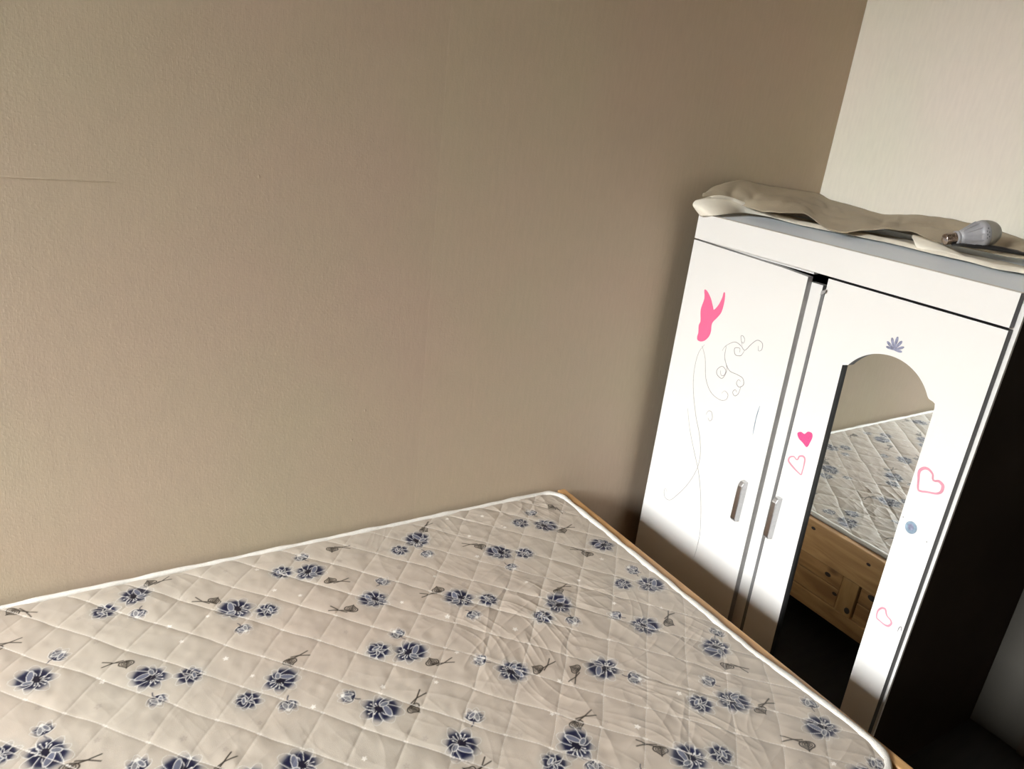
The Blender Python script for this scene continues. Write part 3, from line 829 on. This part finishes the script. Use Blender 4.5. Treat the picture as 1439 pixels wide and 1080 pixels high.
def motif(kind, x, y, ang, sz=1.0, flip=1):
    R = 0.062
    i0, i1 = np.searchsorted(xs, x - R), np.searchsorted(xs, x + R)
    j0, j1 = np.searchsorted(ys, y - R), np.searchsorted(ys, y + R)
    if i1 - i0 < 3 or j1 - j0 < 3:
        return
    sl = (slice(j0, j1), slice(i0, i1))
    ca, sa = math.cos(math.radians(ang)), math.sin(math.radians(ang))
    dx, dy = GX[sl] - x, GY[sl] - y
    u, v = (dx * ca + dy * sa) / sz, flip * (-dx * sa + dy * ca) / sz
    k = 0.001
    if kind == 'B':
        for an, ln, hw in ((28, 40, 10.5), (-22, 41, 10.5), (76, 37, 11), (-70, 33, 10), (-114, 30, 9), (122, 36, 11.5), (-155, 37, 11.5), (165, 39, 12.5)):
            petal(sl, u, v, -1 * k, 0, an, ln * k, hw * k)
        ellip(sl, u, v, 4 * k, 1 * k, 0, 9.5 * k, 8.5 * k, (0.004, 0.004, 0.014), 1.0, 0)
        ellip(sl, u, v, -10 * k, 5 * k, 118, 13.5 * k, 5.2 * k, (0.11, 0.115, 0.155), 0.95, 0.0004)
        ellip(sl, u, v, -4 * k, -10 * k, 35, 8 * k, 4.4 * k, (0.11, 0.115, 0.14), 0.9, 0.0004)
        for an, a0, a1 in ((-62, 7, 13), (-36, 8, 17), (-12, 9, 20), (10, 8, 16), (32, 8, 19), (58, 7, 13)):
            c, s = math.cos(math.radians(an)), math.sin(math.radians(an))
            stroke(sl, u, v, [(4 * k + a0 * c * k, a0 * s * k), (4 * k + a1 * c * k, a1 * s * k)], 0.0004, WHITE, 0.9)
            ellip(sl, u, v, 4 * k + a1 * c * k, a1 * s * k, an, 1.7 * k, 1.2 * k, WHITE, 1.0, 0)
    elif kind == 'S':
        for an, ln, hw in ((4, 33, 8.5), (-42, 32, 8), (50, 30, 8), (96, 25, 8), (-88, 27, 8), (142, 24, 8), (-132, 23, 8), (-178, 21, 8)):
            petal(sl, u, v, -4 * k, 0, an, ln * k, hw * k)
        ellip(sl, u, v, -7 * k, 4 * k, 60, 8 * k, 3.2 * k, (0.10, 0.105, 0.14), 0.9, 0.0004)
        for an, a1 in ((-18, 18), (-62, 15), (26, 16), (70, 13)):
            c, s = math.cos(math.radians(an)), math.sin(math.radians(an))
            stroke(sl, u, v, [(-5 * k, 0), (-4 * k + a1 * c * k, a1 * s * k)], 0.0005, WHITE, 0.9)
    elif kind == 'U':
        for an, ln, hw, nv in ((180, 30, 7.5, 0.35), (150, 28, 7, 0.9), (210, 28, 7, 0.9), (122, 22, 6, 0.8), (238, 22, 6, 0.5)):
            petal(sl, u, v, 13 * k, 0, an, ln * k, hw * k, nv)
        ellip(sl, u, v, 3 * k, -4 * k, 158, 9 * k, 4 * k, (0.18, 0.175, 0.18), 0.85, 0.0005)
        ellip(sl, u, v, 2 * k, 4.5 * k, 205, 8.5 * k, 3.6 * k, (0.125, 0.125, 0.15), 0.85, 0.0005)
        for an, a1 in ((-165, 9), (170, 11), (-148, 7), (150, 8)):
            c, s = math.cos(math.radians(an)), math.sin(math.radians(an))
            ellip(sl, u, v, -3 * k + 0.55 * a1 * c * k, 0.55 * a1 * s * k, an, 2.0 * k, 1.3 * k, WHITE, 0.95, 0)
        stroke(sl, u, v, [(13 * k, 0), (19 * k, -1 * k), (25 * k, 1 * k)], 0.0010, (0.03, 0.03, 0.05))
    elif kind == 'L':
        hx, hy = -3 * k, -1 * k
        for sc in (1.0, 0.66, 0.36):
            pts = []
            for n in range(25):
                t = 2 * math.pi * n / 24
                r = (10.5 + 2.4 * math.cos(2 * t)) * sc * k
                px, py = r * math.cos(t) * 1.0, r * math.sin(t) * 0.80
                if abs(n - 18) <= 2:
                    py -= (5.5 - 1.9 * abs(n - 18)) * sc * k
                pts.append((hx + px, hy + py))
            stroke(sl, u, v, pts, 0.0009 if sc < 1 else 0.0013, INK, 1.0)
        stroke(sl, u, v, [(hx, hy + 7 * k), (hx - 1 * k, hy), (hx, hy - 14 * k)], 0.0009, INK)
        stroke(sl, u, v, [(hx - 5 * k, hy + 3 * k), (hx, hy - 2 * k), (hx + 5 * k, hy + 3 * k)], 0.0006, INK, 0.8)
        paint(sl, cover(np.hypot((u - hx) / 1.0, (v - hy) / 0.85), 0.006, 0.004) * 0.28, INK)
        stroke(sl, u, v, [(2 * k, 9 * k), (18 * k, 8 * k), (37 * k, 2 * k)], 0.0012, INK)
        stroke(sl, u, v, [(4 * k, 4 * k), (18 * k, 8 * k), (36 * k, 15 * k)], 0.0012, INK)
    elif kind == 'star':
        for n in range(5):
            an = n * 72 + 10
            c, s = math.cos(math.radians(an)), math.sin(math.radians(an))
            ellip(sl, u, v, 2.7 * k * c, 2.7 * k * s, an, 2.2 * k, 1.2 * k, (0.66, 0.62, 0.56), 0.95, 0)
    elif kind == 'scrib':
        for n in range(5):
            an = n * 72
            c, s = math.cos(math.radians(an)), math.sin(math.radians(an))
            ellip(sl, u, v, 3.6 * k * c, 3.0 * k * s, an, 2.2 * k, 1.5 * k, (0.22, 0.19, 0.165), 0.40, 0)

random.seed(4)
allm = list(PRINT)
# the part of the print beyond the picture: same motifs, scattered at the same density
tries = 0
while tries < 900:
    tries += 1
    x, y = random.uniform(-2.78, -0.88), random.uniform(-1.03, -0.05)
    unseen = x < -2.13 or y < -0.33 - 0.36 * (x + 2.13) / 1.0 - 0.10 or False
    if x >= -2.13 and y > -0.50 - 0.62 * (x + 2.13):
        continue
    r = random.choice('BSULBSUL')
    if all(math.hypot(x - m[1], y - m[2]) > (0.062 if r in 'BS' else 0.05) for m in allm):
        allm.append((r, x, y, random.randint(0, 359)))
order = {'L': 0, 'U': 1, 'S': 2, 'B': 3}
stars = []
for n in range(420):
    x, y = random.uniform(-2.78, -0.88), random.uniform(-1.03, -0.04)
    if all(math.hypot(x - m[1], y - m[2]) > 0.040 for m in allm) and all(math.hypot(x - m[0], y - m[1]) > 0.05 for m in stars):
        stars.append((x, y))
        motif('star' if n % 2 else 'scrib', x, y, random.randint(0, 72), random.uniform(0.8, 1.2))
for n, m in enumerate(sorted(allm, key=lambda q: order[q[0]])):
    if m[0] in 'BS':
        # soft greyish halo printed round each bloom
        R = 0.05
        i0, i1 = np.searchsorted(xs, m[1] - R), np.searchsorted(xs, m[1] + R)
        j0, j1 = np.searchsorted(ys, m[2] - R), np.searchsorted(ys, m[2] + R)
        if i1 - i0 > 2 and j1 - j0 > 2:
            s_ = (slice(j0, j1), slice(i0, i1))
            rr = np.hypot(GX[s_] - m[1], GY[s_] - m[2])
            paint(s_, 0.38 * (1 - sstep(0.022, 0.044 if m[0] == 'B' else 0.036, rr)), (0.32, 0.305, 0.265))
    motif(m[0], m[1], m[2], m[3], {'B': 1.0, 'S': 0.97, 'U': 1.0, 'L': 1.0}[m[0]] * (0.94 + 0.12 * ((n * 37) % 10) / 10), 1 if (n * 7) % 3 else -1)
# chain stitching over the print, with a small hook at every crossing
dash = 0.55 + 0.45 * (np.sin((A + B) * math.pi * 14) > -0.5)
th1 = np.clip((0.0011 - d1) / 0.0009, 0, 1) * dash * (0.75 + 0.25 * vn(GX * 9, GY * 9, 3))
dash2 = 0.5 + 0.5 * (np.sin((A - B) * math.pi * 14) > -0.3)
th2 = np.clip((0.0008 - d2) / 0.0008, 0, 1) * dash2 * (0.25 + 0.75 * sstep(-1.75, -1.2, GX))
al = np.maximum(th1 * 1.0, th2 * 0.75)
nd = np.hypot((d1), (d2 - 0.0022))
al = np.maximum(al, np.clip((0.0026 - nd) / 0.001, 0, 1) * 0.8)
C += al[..., None] * (np.array([0.62, 0.575, 0.515], np.float32) - C)

XO = GX + bulge(GY) * sstep(-1.15, MX1, GX)
# keep only what lies inside the rounded outline
def corner_cut(x, y):
    cut = np.zeros_like(x, bool)
    for cx, cy, r in ((MX1, MY1, 0.045), (MX1, MY0, 0.065), (MX0, MY1, 0.05), (MX0, MY0, 0.05)):
        ax, ay = cx - math.copysign(r, cx - (MX0 + MX1) / 2), cy - math.copysign(r, cy - (MY0 + MY1) / 2)
        out = ((x - ax) * math.copysign(1, cx - ax) > 0) & ((y - ay) * math.copysign(1, cy - ay) > 0) & (np.hypot(x - ax, y - ay) > r)
        cut |= out
    return cut
cut = corner_cut(GX, GY)
idx = np.arange(NX * NY).reshape(NY, NX)
q = np.stack([idx[:-1, :-1], idx[:-1, 1:], idx[1:, 1:], idx[1:, :-1]], -1).reshape(-1, 4)
bad = cut.ravel()[q].any(1)
q = q[~bad]
used = np.zeros(NX * NY, bool)
used[q.ravel()] = True
remap = np.cumsum(used) - 1
q = remap[q].astype(np.int32)
co = np.stack([XO.ravel(), GY.ravel(), Z.ravel()], -1)[used].astype(np.float32)
colr = np.concatenate([C.reshape(-1, 3)[used], np.ones((used.sum(), 1), np.float32)], 1).astype(np.float32)
me = bpy.data.meshes.new('quilted_top')
me.vertices.add(len(co))
me.vertices.foreach_set('co', co.ravel())
me.loops.add(q.size)
me.loops.foreach_set('vertex_index', q.ravel())
me.polygons.add(len(q))
me.polygons.foreach_set('loop_start', np.arange(0, q.size, 4, dtype=np.int32))
me.update(calc_edges=True)
me.polygons.foreach_set('use_smooth', np.ones(len(q), bool))
at = me.color_attributes.new('print', 'FLOAT_COLOR', 'POINT')
at.data.foreach_set('color', np.clip(colr, 0, 1).ravel())
me.update()
link('quilted_top', me, M['ticking'], mattress)['label'] = 'quilted ticking printed with blue flowers'

def outline_pts(grow, bow=1.0):
    pts = []
    for cx, cy, r, a0 in ((MX1, MY1, 0.045, 0), (MX0, MY1, 0.05, 90), (MX0, MY0, 0.05, 180), (MX1, MY0, 0.065, 270)):
        ax, ay = cx - math.copysign(r, cx + 1.8), cy - math.copysign(r, cy + 0.55)
        n = 12
        for k in range(n + 1):
            a = math.radians(a0 + 90 * k / n) if True else 0
            pts.append((ax + (r + grow) * math.cos(a), ay + (r + grow) * math.sin(a)))
    # densify the long straight runs
    out = []
    for i in range(len(pts)):
        p, q_ = Vector(pts[i]), Vector(pts[(i + 1) % len(pts)])
        m = max(1, int((q_ - p).length / 0.012))
        for k in range(m):
            out.append(p.lerp(q_, k / m))
    return [Vector((p.x + bow * (float(bulge(np.float64(p.y))) * float(sstep(-1.15, MX1, np.float64(p.x)))), p.y)) for p in out]
# piping: a round white cord sewn along the rim
OP = outline_pts(0.001)
nP = len(OP)
pv, pf = [], []
NS = 10
for i, p in enumerate(OP):
    d = (OP[(i + 1) % nP] - OP[(i - 1) % nP]).normalized()
    nrm = Vector((d.y, -d.x))                 # outward
    wav = 0.0008 * math.sin(i * 0.9) * math.sin(i * 0.21) + 0.0006 * math.sin(i * 0.37)
    for k in range(NS):
        a = 2 * math.pi * k / NS
        rr = 0.0066 + wav + 0.0024 * float(sstep(-1.1, -0.88, np.float64(p.x)))
        pv.append((p.x + nrm.x * rr * math.cos(a), p.y + nrm.y * rr * math.cos(a), MZ - 0.0036 + wav + 0.0058 * math.sin(a)))
for i in range(nP):
    for k in range(NS):
        i2, k2 = (i + 1) % nP, (k + 1) % NS
        pf.append((i * NS + k, i2 * NS + k, i2 * NS + k2, i * NS + k2))
mesh('edge_piping', pv, pf, M['piping'], mattress, True)['label'] = 'white woven piping along the rim'
# side border below the piping, closed underneath
sv, sf = [], []
rows = ((0.0, MZ - 0.004), (0.0, MZ - 0.006), (0.002, MZ - 0.03), (0.002, 0.315), (-0.004, 0.285), (-0.02, 0.2815))
cen = Vector(((MX0 + MX1) / 2, (MY0 + MY1) / 2))
for g, z in rows:
    for p in outline_pts(-0.001 + g, 1.0 if z > 0.408 else 0.0):
        sv.append((p.x, p.y, z))
nn = len(sv) // len(rows)
for r in range(len(rows) - 1):
    for i in range(nn):
        j = (i + 1) % nn
        sf.append((r * nn + i, r * nn + j, (r + 1) * nn + j, (r + 1) * nn + i))
sf.append(tuple((len(rows) - 1) * nn + i for i in range(nn)))
mesh('side_border', sv, sf, M['border'], mattress, True)

# ------------------------------------------------------------------ wrapping paper heaped on the wardrobe
paper = thing('wrapping_paper', 'crumpled sheets of cream and brown wrapping paper heaped on top of the wardrobe', 'paper', (-0.27, -0.4, 1.192))
PF=[(-0.553,-0.0657,1.1836),(-0.547,-0.1054,1.1918),(-0.4926,-0.1104,1.2),(-0.4131,-0.0746,1.199),(-0.3545,-0.1095,1.197),(-0.3677,-0.225,1.196),(-0.351,-0.2981,1.196),(-0.3331,-0.376,1.196),(-0.3162,-0.4498,1.196),(-0.3307,-0.5631,1.196),(-0.3249,-0.6395,1.196),(-0.3444,-0.709,1.196),(-0.3123,-0.7484,1.196),(-0.3306,-0.7879,1.196)]
PU=[(-0.5578,-0.052,1.2227),(-0.5228,-0.06,1.2341),(-0.467,-0.07,1.232),(-0.4227,-0.085,1.2192),(-0.347,-0.1008,1.205),(-0.3339,-0.1963,1.202),(-0.3245,-0.2768,1.201),(-0.2948,-0.3479,1.201),(-0.288,-0.4298,1.202),(-0.307,-0.5473,1.202),(-0.3035,-0.6261,1.202),(-0.3148,-0.6922,1.202),(-0.2943,-0.7379,1.202),(-0.3253,-0.7836,1.202)]
PG=[(-0.5404,-0.05,1.232),(-0.5097,-0.055,1.2337),(-0.4659,-0.07,1.2284),(-0.4167,-0.085,1.2175),(-0.4289,-0.1568,1.214),(-0.4316,-0.2243,1.224),(-0.3613,-0.2373,1.226),(-0.3539,-0.2632,1.214),(-0.3751,-0.3136,1.204),(-0.3832,-0.37,1.203),(-0.3477,-0.3902,1.214),(-0.2973,-0.4202,1.222),(-0.2304,-0.4518,1.222),(-0.2709,-0.5218,1.216),(-0.2271,-0.5572,1.212),(-0.2014,-0.6012,1.21),(-0.1983,-0.6546,1.209),(-0.1827,-0.6833,1.209),(-0.2092,-0.7288,1.209)]
PB=[(-0.5357,-0.045,1.2331),(-0.498,-0.042,1.2575),(-0.4458,-0.035,1.2677),(-0.3752,-0.025,1.2785),(-0.2525,-0.015,1.2649),(-0.1239,-0.012,1.2594),(-0.012,-0.0081,1.2525),(-0.012,-0.0452,1.2376),(-0.012,-0.0819,1.2375),(-0.012,-0.1416,1.2353),(-0.012,-0.2226,1.2276),(-0.02,-0.3272,1.2442),(-0.03,-0.4084,1.2513),(-0.03,-0.5085,1.2487),(-0.03,-0.6025,1.2365),(-0.03,-0.6455,1.2304)]
PT=[(-0.2991,-0.4894,1.224),(-0.2906,-0.5147,1.221),(-0.2887,-0.5661,1.214),(-0.3093,-0.6375,1.2),(-0.3203,-0.5889,1.1985),(-0.3219,-0.5234,1.1985),(-0.3096,-0.5088,1.21)]
GU = [986,1000,1022,1045,1070,1100,1132,1145,1160,1185,1210,1245,1285,1310,1345,1380,1415,1439,1462]
BU = [986,1002,1020,1043,1080,1120,1152,1165,1180,1205,1240,1290,1330,1385,1439,1465]
FU = [980,1000,1023,1041,1075,1120,1160,1205,1250,1310,1360,1400,1439,1462]
def interp(us, ps, u):
    ps = np.array(ps)
    return np.array([np.interp(u, us, ps[:, k]) for k in range(3)]).T
def sheet(name, rows, m, parent, amp, seed, label=None):
    """rows: list of (N,3) arrays from the front edge to the back edge; crumpled between."""
    R = np.array(rows)
    kn = 7 if name == 'under_sheet' else 3
    ker = np.ones(kn) / kn
    for a in range(R.shape[0]):
        for c in range(3):
            R[a, :, c] = np.convolve(np.pad(R[a, :, c], kn // 2, mode='edge'), ker, mode='valid')
    nr, nc = R.shape[:2]
    sub = 5
    out = []
    for i in range(nr - 1):
        for k in range(sub):
            t = k / sub
            p0, p3 = R[max(i - 1, 0)], R[min(i + 2, nr - 1)]
            out.append(0.5 * (2 * R[i] + (R[i + 1] - p0) * t + (2 * p0 - 5 * R[i] + 4 * R[i + 1] - p3) * t * t
                              + (3 * R[i] - p0 - 3 * R[i + 1] + p3) * t ** 3))
    out.append(R[-1])
    P = np.array(out)
    n1, n2 = P.shape[:2]
    tt = np.linspace(0, 1, n1)[:, None]
    x, y = P[..., 0], P[..., 1]
    f = np.zeros((n1, n2))
    for k, (a, fl, fw) in enumerate(((0.5, 5, 22), (-0.7, 6, 26), (1.4, 4, 18))):
        u, v = x * math.cos(a) + y * math.sin(a), -x * math.sin(a) + y * math.cos(a)
        r = vn(u * fl + seed, v * fw + seed * 2, k + seed)
        f += np.abs(2 * r - 1) - 0.4
    P[..., 2] += amp * f * np.sin(np.pi * np.clip(tt, 0.02, 0.98)) ** 0.6
    P[..., 2] = np.maximum(P[..., 2], np.where(P[..., 0] > -0.538, 1.1925, 1.17))
    P[..., 0] = np.minimum(P[..., 0], -0.006)
    P[..., 1] = np.minimum(P[..., 1], -0.006)
    verts = P.reshape(-1, 3).tolist()
    faces = [(i * n2 + j, i * n2 + j + 1, (i + 1) * n2 + j + 1, (i + 1) * n2 + j) for i in range(n1 - 1) for j in range(n2 - 1)]
    o = mesh(name, verts, faces, m, parent, True)
    s = o.modifiers.new('thickness', 'SOLIDIFY')
    s.thickness = 0.0006
    s.offset = 0
    if label:
        o['label'] = label
    return o
u = np.linspace(986, 1462, 150)
g, b = interp(GU, PG, u), interp(BU, PB, u)
lip = g + np.array([0.012, 0, 0.004])
mid1 = g * 0.72 + b * 0.28
mid2 = g * 0.38 + b * 0.62
mid1[:, 2] += 0.006
mid2[:, 2] += 0.003
sheet('top_sheet', [g, mid1, mid2, b], M['paper'], paper, 0.0085, 1, 'brownish upper sheet leaning up against the walls')
u2 = np.linspace(980, 1462, 150)
f, un = interp(FU, PF, u2), interp(FU, PU, u2)
w_left = np.clip((1060 - u2) / 70, 0, 1)[:, None]
m_ = f * 0.5 + un * 0.5 + w_left * np.array([-0.020, 0.004, 0.004]) + (1 - w_left) * np.array([-0.004, 0, 0.002])
m2 = f * 0.25 + un * 0.75 + w_left * np.array([-0.014, 0.003, 0.006]) + (1 - w_left) * np.array([-0.002, 0, 0.003])
bk = un + w_left * np.array([0.03, -0.015, 0.008]) + (1 - w_left) * np.array([0.02, 0, -0.003])
bk2 = un + np.array([0.13, -0.012, -0.012]) * (1 - 0.35 * w_left)
bk2[:, 2] = np.maximum(bk2[:, 2] - 0.02 * w_left[:, 0], 1.194)
sheet('under_sheet', [f, m_, m2, un, bk, bk2], M['paper_light'], paper, 0.0012, 3, 'cream lower sheet rolled over the left front corner')
# a creased flap folded forward below the bulb
T_ = [Vector(p) for p in PT]
fl_v, fl_f = [], []
top_edge = [T_[0], T_[1], T_[2], T_[3]]
low_edge = [T_[6], T_[5], T_[4], T_[3] + Vector((0.001, -0.001, 0))]
tc_ = catmull(top_edge, 8)
lc_ = catmull(low_edge, 8)
nf = 6
for a, b_ in zip(tc_, lc_):
    for k in range(nf + 1):
        t = k / nf
        p = a.lerp(b_, t)
        p.x -= 0.010 * math.sin(math.pi * t) * min(1.0, (a - b_).length / 0.02)
        fl_v.append(p)
for i in range(len(tc_) - 1):
    for k in range(nf):
        a = i * (nf + 1) + k
        fl_f.append((a, a + 1, a + nf + 2, a + nf + 1))
fo = mesh('folded_flap', fl_v, fl_f, M['paper_light'], paper, True)
_s = fo.modifiers.new('thickness', 'SOLIDIFY'); _s.thickness = 0.0006

# ------------------------------------------------------------------ light bulb lying on the paper
b0 = Vector((-0.3010, -0.5610, 1.2265)); b1 = Vector((-0.1905, -0.6205, 1.2570))
ax = (b1 - b0).normalized()
bulb = thing('light_bulb', 'grey finned bulb with a metal screw base lying on its side on the wrapping paper', 'bulb', tuple(b0 + ax * 0.08))
prof = [(0.0, 0.003), (0.001, 0.0065)]
for k in range(5):
    z = 0.003 + k * 0.0042
    prof += [(z, 0.0108), (z + 0.0014, 0.0128), (z + 0.0030, 0.0112)]
prof += [(0.0255, 0.0125), (0.0275, 0.0125)]
lathe('screw_base', prof, b0, ax, M['bulb_screw'], bulb, 32)
lathe('collar', [(0.0272, 0.0130), (0.028, 0.0150), (0.032, 0.0152), (0.034, 0.0142)], b0, ax, M['bulb_grey'], bulb, 32)
lathe('housing', [(0.0335, 0.0140), (0.045, 0.0165), (0.058, 0.0205), (0.070, 0.0255), (0.076, 0.0280), (0.0765, 0.0290), (0.090, 0.0308), (0.0905, 0.0300)], b0, ax, M['bulb_grey'], bulb, 48)
e1 = ax.orthogonal().normalized()
e2 = ax.cross(e1)
for k in range(12):
    a = 2 * math.pi * k / 12
    rd = e1 * math.cos(a) + e2 * math.sin(a)
    tg = ax.cross(rd) * 0.0011
    vs = []
    for t, r in ((0.038, 0.0148), (0.052, 0.0205), (0.066, 0.0265), (0.0755, 0.0298)):
        base = b0 + ax * t
        for s in (-1, 1):
            vs.append(base + rd * (r - 0.007) + tg * s)
            vs.append(base + rd * r + tg * s)
    fs = []
    for i in range(3):
        a_, b_ = 4 * i, 4 * i + 4
        fs += [(a_, b_, b_ + 1, a_ + 1), (a_ + 2, a_ + 3, b_ + 3, b_ + 2), (a_ + 1, b_ + 1, b_ + 3, a_ + 3)]
    fs += [(0, 1, 3, 2), (12, 14, 15, 13)]
    mesh('fin', vs, fs, M['bulb_grey'], bulb)
dome = [(0.0900, 0.0296)]
for k in range(1, 14):
    a = math.pi / 2 * k / 14
    dome.append((0.0900 + 0.0365 * math.sin(a) ** 1.0, 0.0300 * math.cos(a) ** 0.8 + 0.0))
dome.append((0.1268, 0.0012))
lathe('dome', dome, b0, ax, M['bulb_dome'], bulb, 48)
# smudged rating print on the collar: a few short dark strokes
toward = (cam.matrix_world.translation - b0)
toward = (toward - ax * toward.dot(ax)).normalized()
sidev = ax.cross(toward)
for da, t, ln in ((0.35, 0.080, 0.003), (0.10, 0.080, 0.004), (-0.15, 0.080, 0.003), (0.25, 0.084, 0.0035), (-0.05, 0.0845, 0.003), (-0.35, 0.0835, 0.004)):
    r = 0.0297 + (t - 0.0765) * 0.133
    pts = []
    for s in (-1, 1):
        an = da + s * 0.055
        rd = toward * math.cos(an) + sidev * math.sin(an)
        for tt in (t, t + ln * 0.55):
            pts.append(b0 + ax * tt + rd * (0.0294 + (tt - 0.0765) * 0.133 + 0.0002))
    mesh('rating_print', pts, [(0, 1, 3, 2)], M['ink'], bulb)

# dark scrap of film wedged under the bulb
bs_v, bs_f = [], []
pth = [(-0.262, -0.558, 0.004), (-0.244, -0.572, 0.008), (-0.224, -0.590, 0.010), (-0.204, -0.606, 0.012), (-0.184, -0.626, 0.011), (-0.164, -0.650, 0.008), (-0.146, -0.676, 0.003)]
ns = 8
for i, (x, y, hgt) in enumerate(pth):
    for k in range(ns):
        a = 2 * math.pi * k / ns
        rr = 1 + 0.25 * math.sin(2.3 * i + 1.7 * k)
        off = 0.010 * math.cos(a) * rr
        bs_v.append((x - 0.022 + off * 0.8, y - 0.016 + off * 0.6, 1.2165 + (hgt * 0.5) * (1 + math.sin(a) * rr)))
for i in range(len(pth) - 1):
    for k in range(ns):
        k2 = (k + 1) % ns
        bs_f.append((i * ns + k, i * ns + k2, (i + 1) * ns + k2, (i + 1) * ns + k))
bs_f.append(tuple(reversed(range(ns))))
bs_f.append(tuple((len(pth) - 1) * ns + k for k in range(ns)))
bf = mesh('plastic_film', bs_v, bs_f, M['black'], None, True)
bf['label'] = 'narrow crumpled black scrap of film on the paper under the bulb'
bf['category'] = 'film'
